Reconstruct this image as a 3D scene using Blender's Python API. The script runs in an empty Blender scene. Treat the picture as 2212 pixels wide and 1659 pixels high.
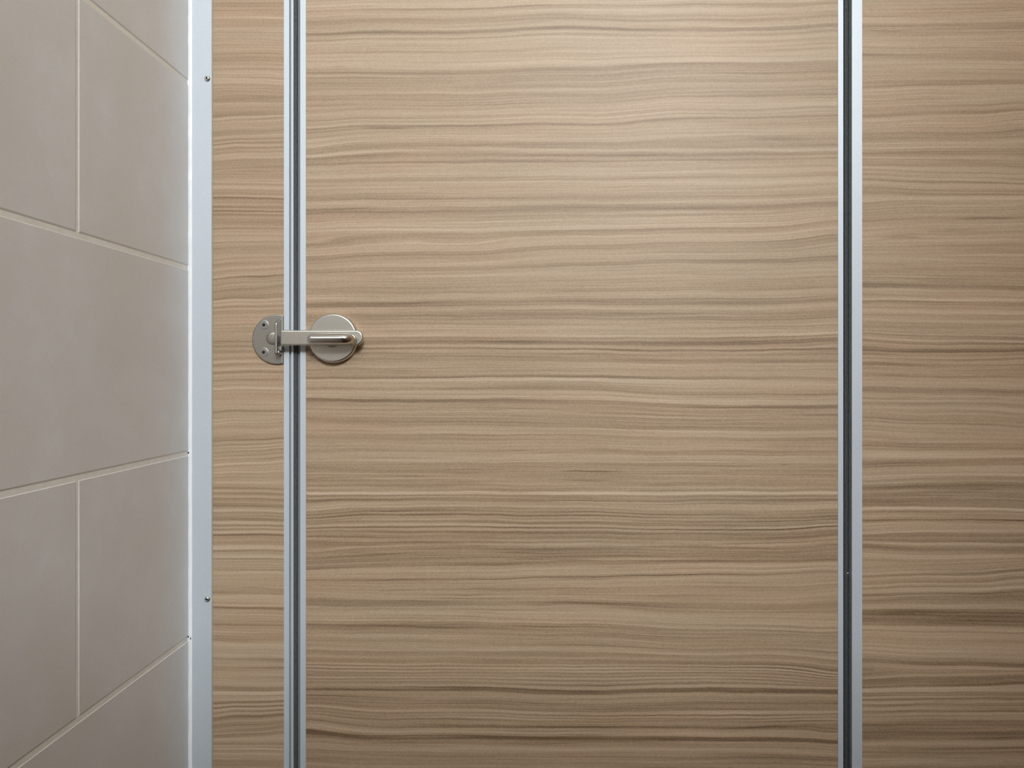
import bpy, bmesh, math
from mathutils import Vector, Matrix
S = bpy.context.scene
COL = S.collection
PI = math.pi

# ------------------------------------------------------------------ measures
F_PX = 1720.0                 # focal length in pixels of the 2212 wide frame
PPX, PPY = 1180.0, 807.0      # foot of the perpendicular from the lens to the panels
MM = 0.5037e-3                # metres per pixel on the face of the boards
DIST = F_PX * MM              # lens to boards
CAM_Z = 1.02
H_TOP = 2.05                  # top of the cubicle front
CEIL = 2.85

def X(px, d=0.0):             # metres right of the lens axis of a point d metres in front of the boards
    return (px - PPX) * MM * (DIST - d) / DIST
def Z(py, d=0.0):
    return CAM_Z + (PPY - py) * MM * (DIST - d) / DIST

# ------------------------------------------------------------------ objects
def empty(name, loc, label, cat, group=None):
    o = bpy.data.objects.new(name, None)
    o.empty_display_size = 0.05
    o.location = loc
    COL.objects.link(o)
    o['label'] = label; o['category'] = cat; o['kind'] = 'thing'
    if group: o['group'] = group
    return o

def world_loc(o):
    v = Vector(o.location)
    while o.parent:
        o = o.parent; v += Vector(o.location)
    return v

def obj(name, bm, mats, parent=None, smooth=False, bevel=0.0, segs=2, label=None, loc=None):
    """one mesh object; vertices are given in world coordinates"""
    pl = world_loc(parent) if parent else Vector((0, 0, 0))
    loc = Vector(loc) if loc else pl
    bmesh.ops.translate(bm, verts=bm.verts, vec=-loc)
    bmesh.ops.recalc_face_normals(bm, faces=bm.faces)
    me = bpy.data.meshes.new(name)
    bm.to_mesh(me); bm.free()
    if not isinstance(mats, (list, tuple)): mats = [mats]
    for m in mats: me.materials.append(m)
    o = bpy.data.objects.new(name, me)
    COL.objects.link(o)
    if parent: o.parent = parent
    o.location = loc - pl
    if smooth:
        for p in me.polygons: p.use_smooth = True
    if bevel:
        b = o.modifiers.new('bevel', 'BEVEL')
        b.width = bevel; b.segments = segs; b.limit_method = 'ANGLE'; b.angle_limit = math.radians(35)
        b.harden_normals = False
    if label: o['label'] = label
    return o

def structure(name, bm, mats, label, **k):
    o = obj(name, bm, mats, **k)
    o['kind'] = 'structure'; o['label'] = label; o['category'] = 'trim' if name.startswith('trim') else name.split('_')[0]
    return o

def box(bm, x0, x1, y0, y1, z0, z1, mi=0):
    v = [bm.verts.new(p) for p in ((x0,y0,z0),(x1,y0,z0),(x1,y1,z0),(x0,y1,z0),(x0,y0,z1),(x1,y0,z1),(x1,y1,z1),(x0,y1,z1))]
    for f in ((0,1,2,3),(4,5,6,7),(0,1,5,4),(1,2,6,5),(2,3,7,6),(3,0,4,7)):
        bm.faces.new([v[i] for i in f]).material_index = mi

def prism_z(bm, pts, z0, z1):
    """cross-section (x, y) drawn out along z"""
    a = [bm.verts.new((x, y, z0)) for x, y in pts]
    b = [bm.verts.new((x, y, z1)) for x, y in pts]
    n = len(pts)
    bm.faces.new(a); bm.faces.new(b)
    for i in range(n): bm.faces.new((a[i], a[(i+1) % n], b[(i+1) % n], b[i]))

def prism_y(bm, pts, y0, y1):
    """outline (x, z) given thickness along y"""
    a = [bm.verts.new((x, y0, z)) for x, z in pts]
    b = [bm.verts.new((x, y1, z)) for x, z in pts]
    n = len(pts)
    bm.faces.new(a); bm.faces.new(b)
    for i in range(n): bm.faces.new((a[i], a[(i+1) % n], b[(i+1) % n], b[i]))

def lathe_y(bm, cx, cz, prof, n=64, mis=None):
    """prof: (radius, distance in front of the boards) turned about an axis along y"""
    rings = []
    for r, d in prof:
        if r < 1e-7: rings.append([bm.verts.new((cx, -d, cz))])
        else: rings.append([bm.verts.new((cx + r*math.cos(2*PI*i/n), -d, cz + r*math.sin(2*PI*i/n))) for i in range(n)])
    for k in range(len(rings)-1):
        a, b = rings[k], rings[k+1]
        for i in range(n):
            j = (i+1) % n
            if len(a) == 1 and len(b) == 1: continue
            if len(a) == 1: f = bm.faces.new((a[0], b[i], b[j]))
            elif len(b) == 1: f = bm.faces.new((a[i], a[j], b[0]))
            else: f = bm.faces.new((a[i], a[j], b[j], b[i]))
            if mis: f.material_index = mis[k]

def tube(bm, pts, rad, n=28):
    """round rod along points with a radius per point, closed at both ends"""
    P = [Vector(p) for p in pts]
    up = Vector((0, 0, 1))
    rings = []
    for i, p in enumerate(P):
        t = (P[min(i+1, len(P)-1)] - P[max(i-1, 0)]).normalized()
        a = t.cross(up).normalized(); b = a.cross(t).normalized()
        rings.append([bm.verts.new(p + rad[i]*(math.cos(2*PI*k/n)*a + math.sin(2*PI*k/n)*b)) for k in range(n)])
    for i in range(len(rings)-1):
        for k in range(n):
            j = (k+1) % n
            bm.faces.new((rings[i][k], rings[i][j], rings[i+1][j], rings[i+1][k]))
    bm.faces.new(rings[0]); bm.faces.new(rings[-1])

# ------------------------------------------------------------------ node helpers
class NT:
    def __init__(self, name):
        self.m = bpy.data.materials.new(name); self.m.use_nodes = True
        self.t = self.m.node_tree; self.t.nodes.clear()
        self.out = self.t.nodes.new('ShaderNodeOutputMaterial')
        self.b = self.t.nodes.new('ShaderNodeBsdfPrincipled')
        self.t.links.new(self.b.outputs[0], self.out.inputs[0])
    def n(self, typ, **k):
        x = self.t.nodes.new(typ)
        for a, v in k.items(): setattr(x, a, v)
        return x
    def put(self, sock, v):
        if isinstance(v, bpy.types.NodeSocket): self.t.links.new(v, sock)
        else: sock.default_value = v
    def math(self, op, a, b=0.0, c=0.0, clamp=False):
        x = self.n('ShaderNodeMath', operation=op, use_clamp=clamp)
        self.put(x.inputs[0], a); self.put(x.inputs[1], b); self.put(x.inputs[2], c)
        return x.outputs[0]
    def mix(self, f, a, b, typ='MIX'):
        x = self.n('ShaderNodeMix', data_type='RGBA', blend_type=typ)
        self.put(x.inputs[0], f); self.put(x.inputs[6], a); self.put(x.inputs[7], b)
        return x.outputs[2]
    def rng(self, v, a, b, c, d, smooth=False):
        x = self.n('ShaderNodeMapRange')
        if smooth: x.interpolation_type = 'SMOOTHSTEP'
        for i, q in enumerate((v, a, b, c, d)): self.put(x.inputs[i], q)
        return x.outputs[0]
    def noise(self, vec, scale, detail=2.0, rough=0.5, w=None):
        x = self.n('ShaderNodeTexNoise')
        self.put(x.inputs['Vector'], vec); self.put(x.inputs['Scale'], scale)
        self.put(x.inputs['Detail'], detail); self.put(x.inputs['Roughness'], rough)
        return x.outputs['Fac']
    def xyz(self, x, y, z):
        c = self.n('ShaderNodeCombineXYZ')
        for i, q in enumerate((x, y, z)): self.put(c.inputs[i], q)
        return c.outputs[0]
    def curve(self, v, pts, handle='AUTO_CLAMPED'):
        x = self.n('ShaderNodeFloatCurve')
        x.inputs[0].default_value = 1.0
        self.put(x.inputs[1], v)
        mp = x.mapping; mp.extend = 'HORIZONTAL'
        c = mp.curves[0]
        pts = sorted(pts)
        for i, (a, b) in enumerate(pts):
            p = c.points[i] if i < 2 else c.points.new(a, b)
            p.location = (a, b)
        for p in c.points: p.handle_type = handle
        mp.update()
        return x.outputs[0]

def plain(name, col, rough=0.5, metal=0.0, spec=0.5):
    q = NT(name)
    q.b.inputs['Base Color'].default_value = (*col, 1)
    q.b.inputs['Roughness'].default_value = rough
    q.b.inputs['Metallic'].default_value = metal
    q.b.inputs['Specular IOR Level'].default_value = spec
    return q.m

# ------------------------------------------------------------------ wood grain
# how light (+) or dark (-) the printed grain runs from top to bottom of each board: y, tone
def prof(chunks):
    out = []
    for off, sc, txt in chunks:
        for q in txt.split():
            a, b = q.split(':'); out.append((off + float(a)/sc, float(b)))
    out.sort()
    res = []
    for y, t in out:
        if res and y - res[-1][0] < 1.0: continue
        res.append((y, t))
    return res

DOOR_P = prof([(0, 3.95, """0:.4 20:.6 45:-.5 70:.5 110:.3 140:-.3 170:-.2 207:.35 235:-.7 252:-.5 275:.3 295:-.2 320:.4 340:.15 400:.2 480:.35 550:.5 572:-.25 600:-.35 640:-.3
700:-.25 735:-.35 760:-.02 800:-.2 850:-.2 900:-.1 925:0 950:.4 975:.2 990:-.2 1003:.2 1020:-.1 1040:.5 1060:-.6 1075:-.1 1110:0 1130:.1 1160:.3 1190:.4 1215:-.2 1245:-.2 1265:-.4
1280:.5 1300:.3 1330:-.6 1350:-.1 1375:-.5 1395:.3 1420:.1 1490:.2 1515:-.3 1540:0 1580:.4 1600:0"""),
 (410, 3.95, """10:.1 30:-.2 45:0 60:-.3 75:0 95:.3 130:0 170:-.5 185:-.5 200:0 230:0 260:.4 290:.2 320:.5 345:-.2 365:-.3 395:-.1 415:.6 440:.3 460:.4 478:-.3 500:-.35 540:-.1 600:.1
640:-.4 655:-.3 680:.1 740:.1 800:-.1 855:-.25 870:0 910:.2 930:-.3 960:-.5 985:-.2 1010:.2 1025:0 1040:-.1 1075:-.4 1100:-.3 1140:-.1 1180:.1 1215:.1 1245:.5 1262:-.4 1280:-.3
1305:-.7 1325:-.2 1340:.2 1360:-.8 1378:.1 1400:-.4 1415:-.1 1445:-.3 1480:0 1520:-.1 1560:.1 1590:-.4 1605:.4"""),
 (820, 3.95, """0:.5 15:.2 50:.1 90:-.4 100:.4 112:0 120:.4 133:0 145:.5 165:.4 175:0 190:-.7 205:-.5 225:-.1 300:-.1 350:-.2 395:-.3 410:-.1 430:.2 445:0 460:.2 480:-.2 520:-.1 580:0
605:-.3 640:.1 670:.3 700:.1 740:-.2 790:-.2 850:-.2 900:-.2 930:-.2 945:-.4 965:.7 980:.1 990:-.5 1005:0 1020:-.6 1035:-.1 1060:.1 1085:.2 1105:-.3 1120:-.2 1132:-.7 1145:.1
1160:-.7 1175:0 1190:-.4 1205:-.1 1215:-.5 1240:0 1255:.1 1270:-.8 1285:.1 1310:-.5 1325:-.3 1345:-.6 1360:-.3 1375:-.1 1390:-.4 1410:0 1430:-.5 1450:-.3 1470:-.5 1490:-.3 1510:-.5
1530:-.3 1555:-.5 1570:-.1 1590:0 1610:.1"""),
 (1230, 3.867, """0:0 20:.1 40:0 55:-.7 75:-.1 120:-.1 200:-.1 240:0 265:-.4 300:-.4 320:0 380:.05 430:-.1 445:.2 455:-.3 500:-.3 560:-.2 600:-.15 620:-.2 670:.1 680:.15 700:-.4 735:-.1
760:-.4 785:-.4 800:.2 815:-.6 830:.4 842:-.5 855:.4 870:-.6 885:0 900:-.4 915:.1 930:-.5 945:0 960:-.5 985:0 1000:-.2 1035:-.8 1050:-.2 1110:-.35 1150:-.5 1190:-.3 1215:.2 1225:-.6
1238:.1 1250:-.6 1262:.1 1275:-.6 1290:0 1325:-.6 1345:.1 1380:.1 1405:-.9 1425:-.5 1450:-.3 1475:-.2 1500:.2 1525:-.1 1555:-.4 1580:-.3 1610:-.2 1640:-.1""")])
LEFT_P = prof([(0, 3.95, """0:-.1 60:-.15 130:-.3 137:-.35 145:.6 160:.1 220:-.1 250:.4 280:0 330:0 400:0 510:-.25 540:0 600:.05 660:.2 705:.35 720:-.15 800:-.2 850:-.3 900:-.15 960:-.3 980:-.5 995:.1
1050:-.1 1120:-.2 1150:0 1170:.4 1190:-.3 1205:.3 1225:-.4 1245:.4 1265:-.3 1285:.2 1300:-.3 1315:.3 1330:-.1 1345:.4 1360:-.4 1390:-.35 1410:-.1 1425:-.5 1445:-.1 1460:-.4 1500:-.2
1540:0 1555:.3 1575:-.2 1600:.4"""),
 (410, 3.95, """10:-.4 25:.2 40:-.2 55:.2 73:-.8 90:-.2 105:-.3 120:.1 145:-.8 165:0 180:-.8 195:0 203:-.4 240:-.2 280:-.3 340:0 400:.05 450:-.05 510:-.2 540:0 620:-.1 660:.2 680:-.2 700:0
715:.1 728:.5 738:-.5 760:-.2 830:-.25 870:-.15 900:-.4 930:-.5 945:.2 965:-.2 985:.2 1000:-.3 1020:.2 1035:-.3 1060:-.1 1110:.1 1150:-.05 1200:-.1 1270:-.1 1300:-.5 1320:0 1335:-.5
1355:-.1 1385:-.5 1410:.1 1440:-.4 1465:.2 1495:-.4 1515:.2 1555:-.3 1580:0 1600:-.2"""),
 (820, 3.95, """20:-.2 45:-.3 75:.4 90:0 105:.1 120:-.2 150:-.2 200:.3 210:-.1 240:.2 260:-.3 280:0 340:.1 400:0 460:-.05 500:-.4 515:-.6 535:.4 550:-.3 565:.2 580:-.3 595:.2 610:-.4
625:.1 640:-.3 660:.1 675:-.2 700:-.1 720:.6 735:-.2 760:-.1 780:.1 820:-.2 860:-.1 900:0 925:-.6 945:0 970:-.5 990:.05 1015:-.6 1040:-.3 1060:-.5 1090:-.3 1115:.1 1140:-.3 1170:-.3
1200:-.5 1220:.3 1250:-.6 1265:.2 1275:-.4 1290:0 1305:.5 1325:-.8 1345:-.3 1400:-.3 1420:0 1440:.6 1460:-.3 1490:-.1 1515:.3 1530:-.5 1545:-.1 1600:-.2"""),
 (1230, 3.867, """0:-.35 15:-.1 45:.2 60:-.1 150:-.2 200:-.4 215:.2 250:.1 300:.1 322:-.7 350:-.1 400:-.1 440:-.4 460:-.5 490:0 540:-.1 565:-.5 600:-.2 640:.1 660:0 700:0 715:.1 750:-.3 770:-.2 800:-.1
830:-.3 880:-.1 910:-.3 950:0 985:-.5 1010:-.6 1030:.7 1048:.3 1055:-.3 1080:.2 1112:-.7 1130:.1 1148:-.7 1165:.1 1188:-.7 1205:0 1225:-.7 1250:-.4 1280:-.3 1300:-.6 1320:-.2 1335:-.5
1360:-.2 1390:-.5 1410:.1 1440:0 1460:-.4 1475:0 1490:-.4 1505:.1 1520:-.3 1540:.1 1560:-.2 1580:0 1590:-.4 1620:-.4""")])
RIGHT_P = prof([(0, 3.95, """30:0 80:.1 120:-.1 150:.2 165:0 180:.5 200:-.2 230:-.4 265:-.2 290:-.2 320:.1 400:0 460:-.2 520:0 600:0 680:-.1 720:-.3 750:0 780:.2 850:.1 900:-.1 940:-.1 970:-.5 990:0 1030:.2
1090:-.1 1150:-.3 1200:-.1 1225:.2 1240:-.2 1255:.1 1275:-.4 1310:-.4 1335:-.1 1350:.1 1365:-.4 1400:-.35 1430:-.2 1455:.3 1470:-.2 1490:.2 1510:-.3 1525:.3 1550:-.5 1570:.2 1610:0"""),
 (410, 3.95, """0:-.3 20:-.2 40:-.4 65:.6 80:.4 95:-.1 150:-.2 200:-.2 240:-.4 260:-.1 340:.2 370:0 400:-.2 450:0 510:-.1 580:.1 610:-.1 680:-.2 740:-.15 790:-.2 825:-.7 850:-.2 880:.2 905:-.1
940:.2 965:-.4 990:-.1 1020:0 1050:.6 1065:-.2 1110:.1 1150:-.2 1200:-.15 1240:-.2 1255:-.6 1275:0 1290:.2 1308:-.7 1330:0 1355:-.1 1372:-.8 1395:-.4 1412:-.5 1425:.3 1445:-.5 1465:.1
1490:-.2 1550:-.1 1590:-.3"""),
 (820, 3.95, """0:-.1 20:0 50:.1 80:-.3 110:-.4 145:.1 165:-.1 180:.1 205:-.3 230:0 300:-.1 350:-.2 400:-.1 430:0 480:-.1 540:-.2 595:-.35 610:.2 640:.1 660:.5 675:-.2 710:-.5 740:0 765:.2
800:-.1 815:.4 830:-.3 870:-.1 890:-.6 920:-.6 950:-.3 970:-.3 990:-.6 1020:-.5 1050:-.5 1085:-.4 1098:.6 1115:-.2 1150:-.3 1180:-.1 1192:-.7 1210:0 1240:0 1260:-.3 1280:.2 1300:0
1318:-.6 1340:-.3 1360:-.6 1385:-.2 1405:.2 1428:-.7 1450:-.5 1480:-.3 1520:.1 1545:-.4 1560:-.1 1590:-.3 1610:-.1"""),
 (1230, 3.867, """0:-.3 20:-.1 40:-.5 60:.4 85:-.2 95:-.5 120:.2 140:-.3 160:.1 180:-.1 200:-.5 240:-.5 290:-.3 315:.1 330:-.3 350:-.8 400:-.8 450:-.8 480:-.2 500:0 520:-.4 540:0 570:-.1
600:-.2 650:0 700:0 740:-.1 765:-.4 785:-.8 805:-.2 830:-.1 845:-.6 865:-.1 885:-.4 900:-.7 940:-.6 965:-.9 985:.2 1010:0 1025:-.5 1045:-.6 1060:.1 1080:-.8 1100:0 1130:-.4 1160:-.1
1190:-.5 1205:.1 1225:-.4 1240:0 1260:-.3 1300:-.6 1350:-.7 1400:-.8 1425:-.3 1450:-.1 1480:-.4 1520:-.4 1560:-.3 1580:0 1620:-.2 1650:-.3""")])

# how far the grain lines run off the level: for a height y, the drift at each of the x stations
DOOR_W = ([670, 942, 1240, 1530, 1800], [
 (0,14,10,0,-2,-8),(60,14,10,0,3,-6),(120,8,6,0,-6,-12),(189,6,7,0,-13,-19),(250,12,6,0,-13,-18),(301,13,0,0,-8,-11),(324,13,-2,0,-1,-4),(349,10,2,0,-3,-8),(430,6,2,0,-3,-10),
 (515,14,5,0,-7,-24),(533,24,13,0,-9,-20),(600,10,5,0,-4,-8),(680,6,3,0,0,-6),(725,3,1,0,0,-6),(754,0,-2,0,3,0),(820,4,1,0,5,7),(868,-6,-3,0,10,10),(960,0,0,0,4,4),(1059,-1,0,0,0,1),
 (1114,6,-4,0,5,0),(1160,-3,-1,0,2,-6),(1200,15,3,0,0,-5),(1244,12,8,0,-4,-10),(1345,-6,-5,0,12,17),(1445,-4,0,0,0,18),(1498,-12,-8,0,-4,-2),(1553,-19,-6,0,0,-3),(1593,-9,-1,0,2,9),(1659,-8,-2,0,2,6)])
LEFT_W = ([460, 535, 612], [(0,0,0,0),(180,1,0,2),(290,4,0,-3),(340,4,0,-1),(420,0,0,1),(500,1,0,1),(596,6,0,-4),(650,3,0,-2),(700,1,0,1),(830,2,0,1),(950,4,0,-4),(1040,2,0,-2),(1060,0,0,2),(1200,0,0,1),
 (1430,-2,0,1),(1520,2,0,-2),(1560,6,0,-6),(1600,0,0,0),(1659,-3,0,3)])
RIGHT_W = ([1870, 2037, 2205], [(0,2,0,-3),(45,1,0,-3),(120,0,0,0),(245,5,0,-6),(310,3,0,-2),(390,-4,0,4),(425,2,0,-1),(470,7,0,-3),(560,0,0,0),(618,-2,0,4),(680,-1,0,1),(735,-6,0,3),(760,-3,0,-1),(850,-2,0,2),
 (920,-6,0,6),(985,1,0,0),(1050,4,0,2),(1098,-1,0,3),(1150,4,0,0),(1180,-5,0,3),(1245,6,0,-8),(1320,0,0,2),(1440,-6,0,4),(1460,8,0,-6),(1500,4,0,0),(1659,2,0,-2)])

def wood(name, profile, warp, seed, flecks=(), low=0.0):
    q = NT(name)
    tc = q.n('ShaderNodeTexCoord')
    sp = q.n('ShaderNodeSeparateXYZ'); q.t.links.new(tc.outputs['Object'], sp.inputs[0])
    x, z = sp.outputs[0], sp.outputs[2]
    u = q.math('MULTIPLY_ADD', x, 1/MM, PPX)                         # the print's own millimetre grid
    v0 = q.math('MULTIPLY_ADD', z, -1/MM, PPY + CAM_Z/MM)
    v = q.math('PINGPONG', v0, 1659.0)                               # the print repeats, mirrored, above and below
    vn = q.math('DIVIDE', v, 1659.0)
    st, rows = warp
    un = q.rng(u, st[0], st[-1], 0, 1)
    drift = None
    A = 40.0
    for i in range(len(st)):
        if all(r[i+1] == 0 for r in rows): continue
        dcol = q.curve(vn, [(r[0]/1659.0, 0.5 + r[i+1]/A) for r in rows])
        w = [((s - st[0])/(st[-1]-st[0]), 1.0 if k == i else 0.0) for k, s in enumerate(st)]
        wt = q.curve(un, w)
        d = q.math('MULTIPLY', q.math('MULTIPLY', q.math('SUBTRACT', dcol, 0.5), A), wt)
        drift = d if drift is None else q.math('ADD', drift, d)
    # gentle waviness of every line
    wav = q.noise(q.xyz(q.math('MULTIPLY', u, 1/230.0), q.math('MULTIPLY', v, 1/75.0), seed), 1.0, 2.0, 0.45)
    wav2 = q.noise(q.xyz(q.math('MULTIPLY', u, 1/55.0), q.math('MULTIPLY', v, 1/30.0), seed + 7), 1.0, 2.0, 0.5)
    vm = q.math('SUBTRACT', v, drift)
    vm = q.math('ADD', vm, q.math('MULTIPLY', q.math('SUBTRACT', wav, 0.5), 9.0))
    vm = q.math('ADD', vm, q.math('MULTIPLY', q.math('SUBTRACT', wav2, 0.5), 2.6))
    # tone of the bands
    K = 4; step = 1659.0/K
    tone = None
    for k in range(K):
        a, b = k*step, (k+1)*step
        pts = [((y-a)/step, 0.5+0.5*t) for y, t in profile if a < y < b]
        def at(y):
            for (y0, t0), (y1, t1) in zip(profile, profile[1:]):
                if y0 <= y <= y1: return 0.5+0.5*(t0+(t1-t0)*(y-y0)/(y1-y0))
            return 0.5+0.5*(profile[0][1] if y < profile[0][0] else profile[-1][1])
        pts = [p for p in pts if 0.004 < p[0] < 0.996] + [(0.0, at(a)), (1.0, at(b))]
        c = q.curve(q.math('DIVIDE', q.math('SUBTRACT', vm, a), step), pts)
        lo = q.math('GREATER_THAN', vm, a if k else -1e6)
        hi = q.math('LESS_THAN', vm, b if k < K-1 else 1e6)
        s = q.math('MULTIPLY', q.math('MULTIPLY', q.math('MULTIPLY_ADD', c, 2.0, -1.0), lo), hi)
        tone = s if tone is None else q.math('ADD', tone, s)
    # lines fade in and out along their run
    fade = q.noise(q.xyz(q.math('MULTIPLY', u, 1/260.0), q.math('MULTIPLY', vm, 1/9.0), seed + 3), 1.0, 1.5, 0.5)
    tone = q.math('MULTIPLY', tone, q.math('MULTIPLY', q.rng(fade, 0.3, 0.7, 0.88, 1.70), q.rng(v, 0.0, 1050.0, 0.70, 0.92)))  # line contrast lowered near the top, as if washed out by sheen
    tone = q.math('ADD', q.math('MINIMUM', tone, 0.0), q.math('MULTIPLY', q.math('MAXIMUM', tone, 0.0), 0.72))
    # finer grain between the bands: thin dark growth lines where the print has them, fibres everywhere
    mid = q.noise(q.xyz(q.math('MULTIPLY', u, 1/1500.0), q.math('MULTIPLY', vm, 1/16.0), seed + 11), 1.0, 2.0, 0.55)
    rings = q.math('ABSOLUTE', q.math('SUBTRACT', q.math('FRACT', q.math('MULTIPLY', mid, 9.0)), 0.5))
    rings = q.rng(rings, 0.0, 0.20, 1.0, 0.0, True)
    where = q.noise(q.xyz(q.math('MULTIPLY', u, 1/700.0), q.math('MULTIPLY', vm, 1/42.0), seed + 13), 1.0, 1.0, 0.5)
    rings = q.math('MULTIPLY', rings, q.rng(where, 0.40, 0.62, 0.05, 1.0))
    fine = q.noise(q.xyz(q.math('MULTIPLY', u, 1/330.0), q.math('MULTIPLY', vm, 1/2.9), seed + 17), 1.0, 2.0, 0.6)
    fibre = q.noise(q.xyz(q.math('MULTIPLY', u, 1/5.0), q.math('MULTIPLY', v, 1/2.4), seed + 23), 1.0, 2.0, 0.6)
    tone = q.math('SUBTRACT', tone, q.math('MULTIPLY', rings, q.rng(v, 0.0, 1050.0, 0.18, 0.42)))
    tone = q.math('ADD', tone, q.math('MULTIPLY', q.math('SUBTRACT', mid, 0.5), 0.3))
    tone = q.math('ADD', tone, q.math('MULTIPLY', q.math('SUBTRACT', fine, 0.5), 1.5))
    streak = q.noise(q.xyz(q.math('MULTIPLY', u, 1/900.0), q.math('MULTIPLY', vm, 1/5.2), seed + 41), 1.0, 2.0, 0.6)
    tone = q.math('ADD', tone, q.math('MULTIPLY', q.math('SUBTRACT', streak, 0.5), 1.1))
    tone = q.math('ADD', tone, q.math('MULTIPLY', q.math('SUBTRACT', fibre, 0.5), 1.0))
    tone = q.math('ADD', tone, 0.14)
    if low: tone = q.math('ADD', tone, q.rng(v, 500.0, 1500.0, 0.0, low))      # raises this board's tone further down
    # single dark flecks of the print
    for fx, fy, ln, hw, st_ in flecks:
        du = q.math('DIVIDE', q.math('SUBTRACT', u, fx), ln)
        dv = q.math('DIVIDE', q.math('SUBTRACT', q.math('ADD', v, q.math('MULTIPLY', q.math('SUBTRACT', wav2, 0.5), 6.0)), fy), hw)
        r2 = q.math('ADD', q.math('POWER', q.math('ABSOLUTE', du), 4.0), q.math('MULTIPLY', dv, dv))
        tone = q.math('SUBTRACT', tone, q.math('MULTIPLY', q.math('EXPONENT', q.math('MULTIPLY', r2, -1.0)), st_))
    tt = q.rng(tone, -1.2, 1.0, 0.0, 1.0)
    ramp = q.n('ShaderNodeValToRGB'); q.put(ramp.inputs[0], tt)
    cr = ramp.color_ramp
    cr.elements[0].position = 0.0; cr.elements[0].color = (.165, .099, .050, 1)
    cr.elements[1].position = 1.0; cr.elements[1].color = (.622, .469, .333, 1)
    e = cr.elements.new(0.545); e.color = (.430, .297, .187, 1)
    e = cr.elements.new(0.78); e.color = (.515, .373, .251, 1)
    # broad drifts between a rosier and a greyer brown
    hue = q.noise(q.xyz(q.math('MULTIPLY', u, 1/420.0), q.math('MULTIPLY', vm, 1/60.0), seed + 31), 1.0, 2.0, 0.5)
    c1 = q.mix(q.rng(hue, 0.35, 0.65, 0, 1), (1.018, .992, .985, 1), (.985, 1.003, 1.01, 1))
    col = q.mix(1.0, ramp.outputs[0], c1, 'MULTIPLY')
    q.put(q.b.inputs['Base Color'], col)
    q.b.inputs['Roughness'].default_value = 0.52
    q.b.inputs['Specular IOR Level'].default_value = 0.5
    bp = q.n('ShaderNodeBump'); bp.inputs['Strength'].default_value = 0.06; bp.inputs['Distance'].default_value = 0.0006
    q.put(bp.inputs['Height'], fine); q.t.links.new(bp.outputs[0], q.b.inputs['Normal'])
    return q.m

M_DOOR = wood('wood_grain_door', DOOR_P, DOOR_W, 1.3, flecks=((1275, 1018, 62, 1.6, .9), (835, 277, 45, 2.2, .7), (1680, 299, 60, 2.0, .5), (730, 143, 14, 1.3, .5), (1700, 963, 60, 2.0, .3), (1695, 1003, 10, 1.2, .5)))
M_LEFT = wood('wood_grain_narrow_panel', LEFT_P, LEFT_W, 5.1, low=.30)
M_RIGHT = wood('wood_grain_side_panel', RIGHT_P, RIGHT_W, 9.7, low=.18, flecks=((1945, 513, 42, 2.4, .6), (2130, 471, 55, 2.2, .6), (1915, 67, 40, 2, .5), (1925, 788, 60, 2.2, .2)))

# ------------------------------------------------------------------ other materials
def aluminium(name, col, rough, metal, seed):
    q = NT(name)
    tc = q.n('ShaderNodeTexCoord')
    n1 = q.noise(tc.outputs['Object'], 900.0, 2.0, 0.6)
    n2 = q.noise(tc.outputs['Object'], 9.0 + seed, 2.0, 0.5)
    f = q.math('ADD', q.math('MULTIPLY', q.math('SUBTRACT', n1, .5), .16), q.math('MULTIPLY', q.math('SUBTRACT', n2, .5), .06))
    g = q.math('ADD', f, 1.0)
    q.put(q.b.inputs['Base Color'], q.mix(1.0, (*col, 1), q.xyz(g, g, g), 'MULTIPLY'))
    q.b.inputs['Roughness'].default_value = rough; q.b.inputs['Metallic'].default_value = metal
    return q.m
M_ALU = aluminium('anodised_aluminium', (.635, .68, .725), .5, .30, 0)
M_GREY_LIP = plain('grey_rubber_lip', (.20, .205, .21), .7)
M_GROOVE = plain('groove_grey', (.30, .305, .32), .6)
def seal_mat(name, lo, hi):
    q = NT(name)
    tc = q.n('ShaderNodeTexCoord')
    sp = q.n('ShaderNodeSeparateXYZ'); q.t.links.new(tc.outputs['Object'], sp.inputs[0])
    v = q.xyz(q.math('MULTIPLY', sp.outputs[0], 700.0), sp.outputs[1], q.math('MULTIPLY', sp.outputs[2], 260.0))
    n = q.noise(v, 1.0, 3.0, .65)
    q.put(q.b.inputs['Base Color'], q.mix(q.rng(n, .3, .7, 0, 1), (lo, lo*1.02, lo*1.05, 1), (hi, hi, hi*1.01, 1)))
    q.b.inputs['Roughness'].default_value = .75
    return q.m
M_SEAL = seal_mat('dark_seal', .030, .085)
M_BRUSH = seal_mat('dark_grey_brush', .045, .105)
M_BLACK = plain('shadow_black_rubber', (.012, .012, .013), .7)
def steel(name, col, rough):
    q = NT(name)
    tc = q.n('ShaderNodeTexCoord')
    n = q.noise(tc.outputs['Object'], 420.0, 3.0, .6)
    q.put(q.b.inputs['Roughness'], q.rng(n, .3, .7, rough-.01, rough+.02))
    n2 = q.noise(tc.outputs['Object'], 90.0, 3.0, .6)
    g = q.rng(n2, .3, .7, .985, 1.015)
    q.put(q.b.inputs['Base Color'], q.mix(1.0, (*col, 1), q.xyz(g, g, g), 'MULTIPLY'))
    q.b.inputs['Metallic'].default_value = 1.0
    return q.m
M_STEEL = steel('satin_steel', (.69, .655, .59), .33)
M_STEEL_DULL = steel('dull_steel', (.40, .37, .325), .42)
M_STEEL_BRIGHT = steel('polished_steel', (.66, .64, .60), .14)
M_SCREW = steel('zinc_screw', (.66, .68, .70), .28)
M_HOLE = plain('screw_socket_dark', (.01, .01, .01), .8)

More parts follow.
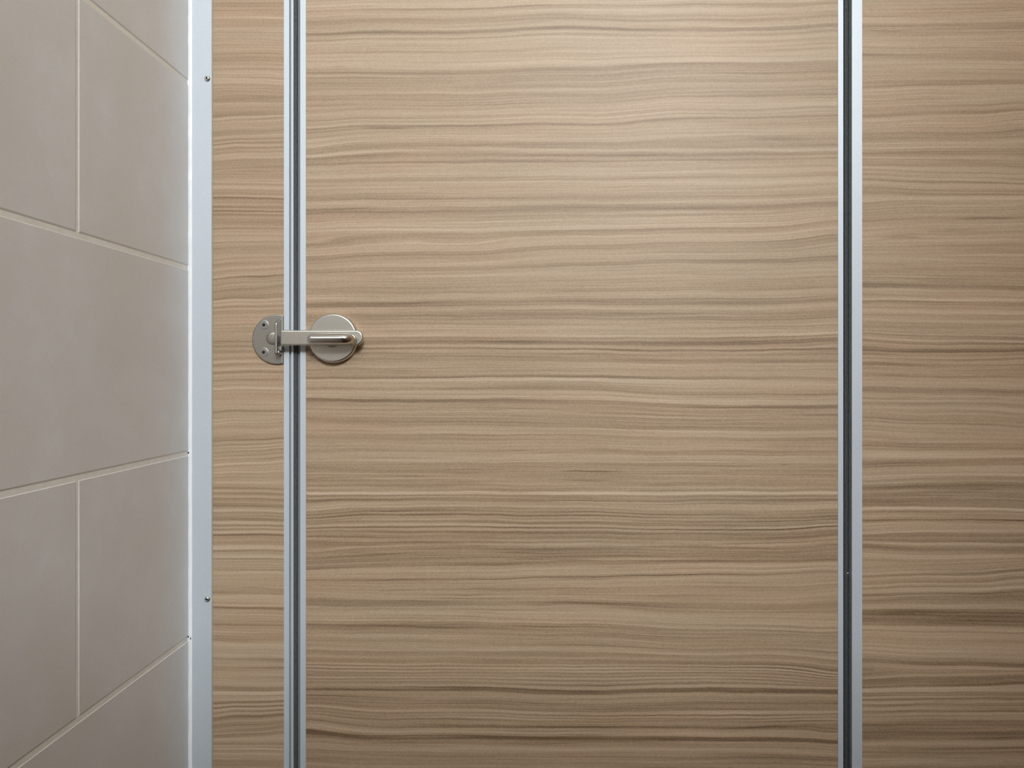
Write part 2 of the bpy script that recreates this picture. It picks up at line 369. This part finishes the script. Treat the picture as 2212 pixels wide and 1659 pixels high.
def tile_mat():
    q = NT('beige_grey_tile')
    tc = q.n('ShaderNodeTexCoord'); g = q.n('ShaderNodeNewGeometry')
    p = tc.outputs['Object']
    a = q.noise(p, 9.0, 4.0, .55)
    b = q.noise(p, 34.0, 4.0, .6)
    c = q.noise(p, 900.0, 2.0, .6)
    base = q.mix(q.rng(a, .35, .65, 0, 1), (.695, .666, .640, 1), (.755, .752, .745, 1))
    base = q.mix(q.rng(b, .35, .65, 0, .55), base, (.712, .678, .650, 1))
    k = q.math('ADD', q.math('MULTIPLY', q.math('SUBTRACT', c, .5), .16), 1.0)
    q.put(q.b.inputs['Base Color'], q.mix(1.0, base, q.xyz(k, k, k), 'MULTIPLY'))
    q.b.inputs['Roughness'].default_value = .36
    return q.m
M_TILE = tile_mat()
def grout_mat():
    q = NT('pale_grout')
    tc = q.n('ShaderNodeTexCoord')
    n = q.noise(tc.outputs['Object'], 160.0, 3.0, .6)
    q.put(q.b.inputs['Base Color'], q.mix(q.rng(n, .3, .7, 0, 1), (.82, .78, .71, 1), (.88, .85, .79, 1)))
    q.b.inputs['Roughness'].default_value = .85
    return q.m
M_GROUT = grout_mat()
M_SEALANT = plain('white_sealant', (.92, .93, .935), .3)
M_PLASTER = plain('white_plaster', (.80, .80, .78), .9)
M_BACK = plain('brown_laminate', (.20, .125, .07), .5)
M_FLOOR = plain('grey_floor_tile', (.10, .08, .06), .5)

# ------------------------------------------------------------------ the cubicle front
Y_B = 0.028                                     # back of the boards
PF = 0.0010                                     # how far edge profiles stand proud
# narrow panel on the left: board, edge profile, wall channel, seal, strike plate
WX = X(411)                                     # face of the tiled wall
LP = empty('partition', ((X(458)+X(613))/2, 0, 0), 'narrow wood-grain cubicle partition between the tiled wall and the door, carrying the strike plate', 'partition')
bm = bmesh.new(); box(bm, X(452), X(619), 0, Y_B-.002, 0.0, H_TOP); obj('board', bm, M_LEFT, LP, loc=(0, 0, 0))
bm = bmesh.new()
x = lambda p: X(p, PF)
prism_z(bm, [(x(613.3), .0004), (x(613.3), -PF), (x(624.6), -PF), (x(624.8), .005), (x(629.0), .005), (x(629.2), -PF), (x(633.6), -PF), (x(633.6), .0105), (x(633.6), .031), (x(613.3), .031), (x(613.3), Y_B+.0005), (x(620), Y_B+.0005), (x(620), .0004)], 0.0, H_TOP)
obj('edge_profile', bm, M_ALU, LP, label='slim aluminium edge profile with a dark groove')
bm = bmesh.new(); box(bm, X(625.0), X(628.9), .0025, .0048, 0.0, H_TOP); obj('groove_strip', bm, M_GROOVE, LP)
# wall channel with its two screws in view
CF = 0.0030
bm = bmesh.new()
xc = lambda p: X(p, CF)
prism_z(bm, [(xc(414.2), .0), (xc(414.2), -CF+.0003), (xc(414.8), -CF), (xc(456.4), -CF), (xc(457.4), -CF+.0005), (xc(457.4), .0003), (xc(425), .0003), (xc(425), .0285), (xc(457.4), .0285), (xc(457.4), .0315), (xc(414.2), .0315)], 0.0, H_TOP)
ch = obj('wall_channel', bm, M_ALU, LP, label='aluminium wall channel beside the tiles')
for py in (170, 1294):
    bm = bmesh.new()
    k = MM
    lathe_y(bm, X(448, CF), Z(py, CF), [(6.8*k, CF), (6.7*k, CF+.0004), (5.9*k, CF+.0013), (4.4*k, CF+.0020), (2.9*k, CF+.0023), (2.3*k, CF+.0022), (2.2*k, CF+.0008), (0, CF+.0008)], 32, [0, 0, 0, 0, 0, 1, 1])
    obj('screw', bm, [M_SCREW, M_HOLE], ch, smooth=True)
# strike plate
sp_cx, sp_cz, sp_r = X(598.5, .0025), Z(733, .0025), 54*MM
cut = X(611.6, .0025)
pts = []
a0 = math.acos((cut - sp_cx)/sp_r)
N = 72
for i in range(N+1):
    a = a0 + (2*PI - 2*a0)*i/N
    pts.append((sp_cx + sp_r*math.cos(a), sp_cz + sp_r*math.sin(a)))
bm = bmesh.new(); prism_y(bm, pts, -.0027, .0)
stp = obj('strike_plate', bm, M_STEEL_DULL, LP, bevel=.0011, segs=3, label='half-round dull steel strike plate')
for px, py in ((570.2, 702.0), (569.6, 761.0)):
    bm = bmesh.new(); k = MM; d = .0027
    lathe_y(bm, X(px, d), Z(py, d), [(10.6*k, d-.0003), (10.4*k, d+.0002), (9.7*k, d+.0003), (9.3*k, d+.0001), (8.6*k, d+.0001), (8.3*k, d+.0005), (7.9*k, d+.0006), (3.4*k, d+.0006), (2.9*k, d+.0001), (0, d+.0001)], 36, [0, 0, 2, 2, 0, 0, 0, 1, 1])
    obj('screw', bm, [M_STEEL_DULL, M_HOLE, M_GROOVE], stp)
# raised catch that the bolt runs behind
bm = bmesh.new()
fx0, fx1 = X(592.5, .015), X(598.5, .015)
zt, zb = Z(694, .015), Z(768, .015)
rr = .0035
prof_c = [(-.0020, zb), (-.0020, zt+.004), (-.006, zt+.0022)]
for i in range(9):
    a = PI/2*i/8
    prof_c.append((-.0150+rr-rr*math.sin(a), zt-rr+rr*math.cos(a)))
for i in range(9):
    a = PI/2*i/8
    prof_c.append((-.0150+rr-rr*math.cos(a), zb+rr-rr*math.sin(a)))
va = [bm.verts.new((fx0, y, z)) for y, z in prof_c]; vb = [bm.verts.new((fx1, y, z)) for y, z in prof_c]
bm.faces.new(va); bm.faces.new(vb)
for i in range(len(va)):
    j = (i+1) % len(va); bm.faces.new((va[i], va[j], vb[j], vb[i]))
obj('catch', bm, M_STEEL_DULL, stp, bevel=.0009, segs=3)
bm = bmesh.new()
lathe_y(bm, X(589, .0027), Z(731, .0027), [(14.5*MM, .0024), (13.6*MM, .0030), (12.2*MM, .0034), (8.5*MM, .0036), (0, .0037)], 40)
obj('boss', bm, M_STEEL_DULL, stp, smooth=True)
bm = bmesh.new()
lathe_y(bm, X(605.5, .0027), Z(762, .0027), [(5.2*MM*1.0, .0020), (5.2*MM, .0100), (4.6*MM, .0113), (3.3*MM, .0120), (0, .0122)], 28)
obj('stop_pin', bm, M_STEEL_DULL, stp, smooth=True)
bm = bmesh.new(); box(bm, X(602.0, .009), X(609.0, .009), -.011, -.0022, Z(758, .009), Z(748.5, .009)); obj('catch_lug', bm, M_STEEL_DULL, stp, bevel=.0008)

# ---- the door
DR = empty('door', ((X(648)+X(1821))/2, 0, .01), 'wide wood-grain cubicle door with turned latch, hung between the two dark seals', 'door')
bm = bmesh.new(); box(bm, X(655), X(1816), 0, Y_B-.002, .01, H_TOP); obj('board', bm, M_DOOR, DR, loc=(0, 0, 0))
bm = bmesh.new()
prism_z(bm, [(x(648.6), -PF), (x(660.6), -PF), (x(660.6), .0004), (x(655), .0004), (x(655), Y_B+.0005), (x(660.6), Y_B+.0005), (x(660.6), .031), (x(648.6), .031)], .01, H_TOP)
obj('edge_profile', bm, M_ALU, DR)
bm = bmesh.new()
prism_z(bm, [(x(1810.5), -PF), (x(1821.6), -PF), (x(1821.6), .031), (x(1810.5), .031), (x(1810.5), Y_B+.0005), (x(1816), Y_B+.0005), (x(1816), .0004), (x(1810.5), .0004)], .01, H_TOP)
obj('edge_profile', bm, M_ALU, DR)
bm = bmesh.new(); box(bm, X(643.3, -.003), X(648.8, 0), .0026, .020, .01, H_TOP); obj('seal_lip', bm, M_GREY_LIP, DR, bevel=.0006, label='grey rubber lip')
bm = bmesh.new()
prism_z(bm, [(X(635.2, -.001), .0016), (X(635.8, -.001), .0008), (X(641.2, -.001), .0008), (X(641.9, -.001), .0016), (X(642.6, -.001), .016), (X(635.2, -.001), .016)], .01, H_TOP)
obj('seal', bm, M_BRUSH, DR, label='dark brush seal')
# latch: round rose, pivot, flat bolt, thumb turn
rcx, rcz = X(718.5, .009), Z(730, .009)
bm = bmesh.new()
R = 52.5*MM
lathe_y(bm, rcx, rcz, [(R+.0002, 0), (R+.0002, .0066), (R-.0002, .0080), (R-.0010, .0089), (R-.0018, .0092), (0, .0092)], 96)
ro = obj('latch', bm, M_STEEL, DR, label='round satin steel latch rose')
for p in ro.data.polygons: p.use_smooth = abs(p.normal.y) < .98
bm = bmesh.new()
lathe_y(bm, X(717, .010), Z(731.5, .010), [(18.5*MM, .0090), (18.5*MM, .0108), (0, .0108)], 48)
obj('pivot', bm, M_STEEL_DULL, ro)
bd0, bd1 = .0106, .0172                          # back and front of the bolt
bx0, bx1 = X(605.5, bd1), X(783.5, bd1)
bz0, bz1 = Z(746, bd1), Z(713.0, bd1)
r = (bz1-bz0)*.46
pts = [(bx0, bz0), (bx0, bz1)]
for i in range(13):
    a = PI/2 - PI/2*i/12; pts.append((bx1-r+r*math.cos(a), bz1-r+r*math.sin(a)))
for i in range(13):
    a = -PI/2*i/12; pts.append((bx1-r+r*math.cos(a), bz0+r+r*math.sin(a)))
bm = bmesh.new(); prism_y(bm, pts, -bd1, -bd0)
obj('bolt', bm, M_STEEL, ro, bevel=.0016, segs=5, label='flat steel bolt bar')
# thumb turn: a rod that leaves the bolt near its right end and bends over to the left
td = bd1 + .0105
cz = Z(732.0, td); xr = X(760.0, bd1); xl = X(664.0, td)
rad = 12.0*MM*(DIST-td)/DIST
pp, rd = [], []
pp += [(xr, -bd1+.001, cz), (xr, -bd1-.0012, cz)]; rd += [rad*.86, rad*.86]
pp += [(xr, -bd1-.0013, cz), (xr, -bd1-.0030, cz)]; rd += [rad*.98, rad*.98]
pp += [(xr, -bd1-.0031, cz), (xr-.0001, -bd1-.0042, cz)]; rd += [rad*.84, rad*.86]
bend = td - bd1 - .0042
for i in range(1, 13):
    a = PI/2*i/12
    pp.append((xr - bend + bend*math.cos(a) - .0002*i/12, -bd1-.0042 - bend*math.sin(a), cz)); rd.append(rad*(.86+.14*i/12))
xs = pp[-1][0]
for i in range(1, 5):
    pp.append((xs + (xl+rad*.9-xs)*i/4, -td, cz)); rd.append(rad)
for i in range(1, 11):
    a = PI/2*i/10
    pp.append((xl+rad*.9 - rad*.9*math.sin(a), -td, cz)); rd.append(max(rad*math.cos(a), rad*.06))
bm = bmesh.new(); tube(bm, pp, rd, 36)
obj('thumb_turn', bm, M_STEEL_BRIGHT, ro, smooth=True, label='polished bent thumb turn')

# ---- panel on the right
RX = 0.548
RP = empty('partition', ((X(1862)+RX)/2, 0, 0), 'wide wood-grain cubicle partition to the right of the door, behind the dark hinge-side seal', 'partition')
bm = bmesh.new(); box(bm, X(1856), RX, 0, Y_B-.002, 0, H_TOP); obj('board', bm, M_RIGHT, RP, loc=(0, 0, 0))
bm = bmesh.new()
prism_z(bm, [(x(1840.4), -PF), (x(1862.4), -PF), (x(1862.4), .0004), (x(1854), .0004), (x(1854), Y_B+.0005), (x(1862.4), Y_B+.0005), (x(1862.4), .031), (x(1840.4), .031)], 0, H_TOP)
obj('edge_profile', bm, M_ALU, RP, label='broad aluminium edge profile')
bm = bmesh.new()
prism_z(bm, [(X(1822.2, -.005), .0055), (X(1824, -.004), .0040), (X(1831.4, -.004), .0040), (X(1832.2, -.005), .0054), (X(1833, -.004), .0040), (X(1839.2, -.004), .0040), (X(1840.6, -.005), .0055), (X(1840.6, -.006), .016), (X(1822.2, -.006), .016)], 0, H_TOP)
sl = obj('seal', bm, M_SEAL, RP, label='dark rubber hinge-side seal')
bm = bmesh.new()
d = -.0040
lathe_y(bm, X(1831.8, d), Z(1239.5, d), [(3.0*MM, d-.0006), (3.0*MM, d+.0004), (1.6*MM, d+.0010), (1.2*MM, d+.0010), (.9*MM, d+.0003), (0, d+.0003)], 24, [0, 0, 0, 1, 1])
obj('screw', bm, [M_SCREW, M_HOLE], sl)

# ------------------------------------------------------------------ the room
# tiled wall on the left: courses of large tiles in half bond over recessed grout
G = .0041; TH = .0085; REC = .0005
ROW = (1377-182)/3.0*MM
ZROWS = Z(182)                                  # one of the bed joints
Y0, Y1 = -3.07, .9
bm = bmesh.new()
box(bm, WX-.06, WX-REC, Y0, Y1, 0, CEIL, 1)
TL = .600
k0 = -int((ZROWS)/ROW) - 1
def tile(ya, yb, za, zb):
    """one tile with softly rounded edges, face at WX"""
    rings = []
    for i, j, off in ((0, 0, -TH+.002), (0, 0, -.0012), (.0002, .0006, -.0004), (.0006, .0020, 0)):   # sides and top, lower edge, depth
        rings.append([bm.verts.new((WX+off, y, z)) for y, z in ((ya+i, za+j), (yb-i, za+j), (yb-i, zb-i), (ya+i, zb-i))])
    for a, b in zip(rings, rings[1:]):
        for i in range(4): bm.faces.new((a[i], a[(i+1) % 4], b[(i+1) % 4], b[i]))
    bm.faces.new(rings[-1])
for k in range(k0, 16):
    zb = ZROWS + (k+1)*ROW - G/2; za = ZROWS + k*ROW + G/2
    za = max(za, .002); zb = min(zb, CEIL-.002)
    if zb - za < .01: continue
    joint = -.2085 + (0 if (k % 2) else TL/2)    # courses with the joint in view and courses without
    y = joint - 7*TL
    while y < Y1:
        a, b = max(y+G/2, Y0), min(y+TL-G/2, Y1)
        if b - a > .01: tile(a, b, za, zb)
        y += TL
structure('wall_left', bm, [M_TILE, M_GROUT], 'wall of large beige-grey tiles with pale grout')
# white sealant bead in the corner of tiles and channel
bm = bmesh.new()
import random
random.seed(4)
n = 260
prev = None
holes = [Z(977), Z(1372)]
for i in range(n+1):
    z = .0 + H_TOP*i/n
    wob = .00022*math.sin(i*.9)+.00018*math.sin(i*2.3+1) + random.uniform(-.00015, .00015)
    w = .0018 + wob*.6
    dpt = .0034 + wob
    ring = [bm.verts.new(p) for p in ((WX-.0013, -.0005, z), (WX-.0013, -dpt-.0016, z), (WX+.0004, -dpt-.0011, z), (WX+w*.7, -dpt-.0004, z), (X(414.6, CF)+.0002, -CF-.0003-wob*.5, z), (X(414.6, CF)+.0002, -.0005, z))]
    if prev:
        for j in range(6): bm.faces.new((prev[j], prev[(j+1) % 6], ring[(j+1) % 6], ring[j]))
    else: bm.faces.new(ring)
    prev = ring
bm.faces.new(prev)
for hz, hy, hx in ((Z(977), -.0046, .0002), (Z(1372), -.0046, .0002), (Z(1376.5), -.0034, .0022)):
    a = [bm.verts.new((WX+hx+.0006*math.cos(t*PI/4)*.8, hy-.0010, hz+.0011*math.sin(t*PI/4))) for t in range(8)]
    b = [bm.verts.new((WX+hx+.0006*math.cos(t*PI/4)*.8, hy+.0016, hz+.0011*math.sin(t*PI/4))) for t in range(8)]
    bm.faces.new(a).material_index = 1; bm.faces.new(b).material_index = 1
    for t in range(8): bm.faces.new((a[t], a[(t+1) % 8], b[(t+1) % 8], b[t])).material_index = 1
structure('trim_1', bm, [M_SEALANT, M_HOLE], 'white sealant bead between the tiles and the aluminium wall channel')
OX = 1.75
bm = bmesh.new(); box(bm, WX-.06, OX, Y0, .9, -.05, -.0); structure('floor', bm, M_FLOOR, 'grey tiled floor')
bm = bmesh.new(); box(bm, WX-.06, OX+.08, Y0-.08, .98, CEIL, CEIL+.05); structure('ceiling', bm, M_PLASTER, 'white ceiling')
bm = bmesh.new(); box(bm, WX-.06, OX+.08, Y0-.08, Y0, 0, CEIL); structure('wall_back', bm, M_BACK, 'dark brown wall behind')
bm = bmesh.new(); box(bm, WX+.001, RX-.001, -1.42, -1.30, 0, 1.40); structure('wall_low', bm, M_BACK, 'added dark brown half-height wall behind, blocks light from the lower boards')  # unseen low wall, added to shade the lower part of the boards
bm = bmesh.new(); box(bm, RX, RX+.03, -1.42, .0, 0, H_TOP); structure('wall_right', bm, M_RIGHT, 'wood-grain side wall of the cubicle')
bm = bmesh.new(); box(bm, OX, OX+.08, Y0, .9, 0, CEIL); structure('wall_outer', bm, M_PLASTER, 'white outer wall')
bm = bmesh.new(); box(bm, WX-.06, OX+.08, .9, .98, 0, CEIL); structure('wall_front', bm, M_PLASTER, 'white wall of the passage')

# ------------------------------------------------------------------ light
def area(name, loc, size, sizey, energy, col, rot=(0, 0, 0)):
    l = bpy.data.lights.new(name, 'AREA'); l.shape = 'RECTANGLE'; l.size = size; l.size_y = sizey; l.energy = energy; l.color = col
    o = bpy.data.objects.new(name, l); o.location = loc; o.rotation_euler = rot
    COL.objects.link(o)
    return o
area('rear_key_light', (.55, -3.03, 2.55), .90, .56, 85.0, (.91, .985, 1.03), rot=(PI/2, 0, 0))  # added key light, unseen, set high at the rear for the falloff
area('passage_lamp', (0.1, .5, CEIL-.02), .5, .3, 3.0, (.91, .985, 1.03))
w = bpy.data.worlds.new('world'); S.world = w; w.use_nodes = True
w.node_tree.nodes['Background'].inputs[0].default_value = (.8, .85, .9, 1)
w.node_tree.nodes['Background'].inputs[1].default_value = .1

# ------------------------------------------------------------------ camera
cam = bpy.data.cameras.new('camera')
cam.sensor_fit = 'HORIZONTAL'; cam.sensor_width = 36.0; cam.lens = 36.0*F_PX/2212.0
cam.shift_x = -(PPX-1106.0)/2212.0
cam.shift_y = -(829.5-PPY)/2212.0
cam.clip_start = .01
co = bpy.data.objects.new('camera', cam); COL.objects.link(co)
co.location = (0, -DIST, CAM_Z); co.rotation_euler = (PI/2, 0, 0)
S.camera = co
v = S.view_settings
v.view_transform = 'Standard'; v.look = 'None'; v.gamma = 1.0; v.exposure = 0.0; v.use_curve_mapping = False
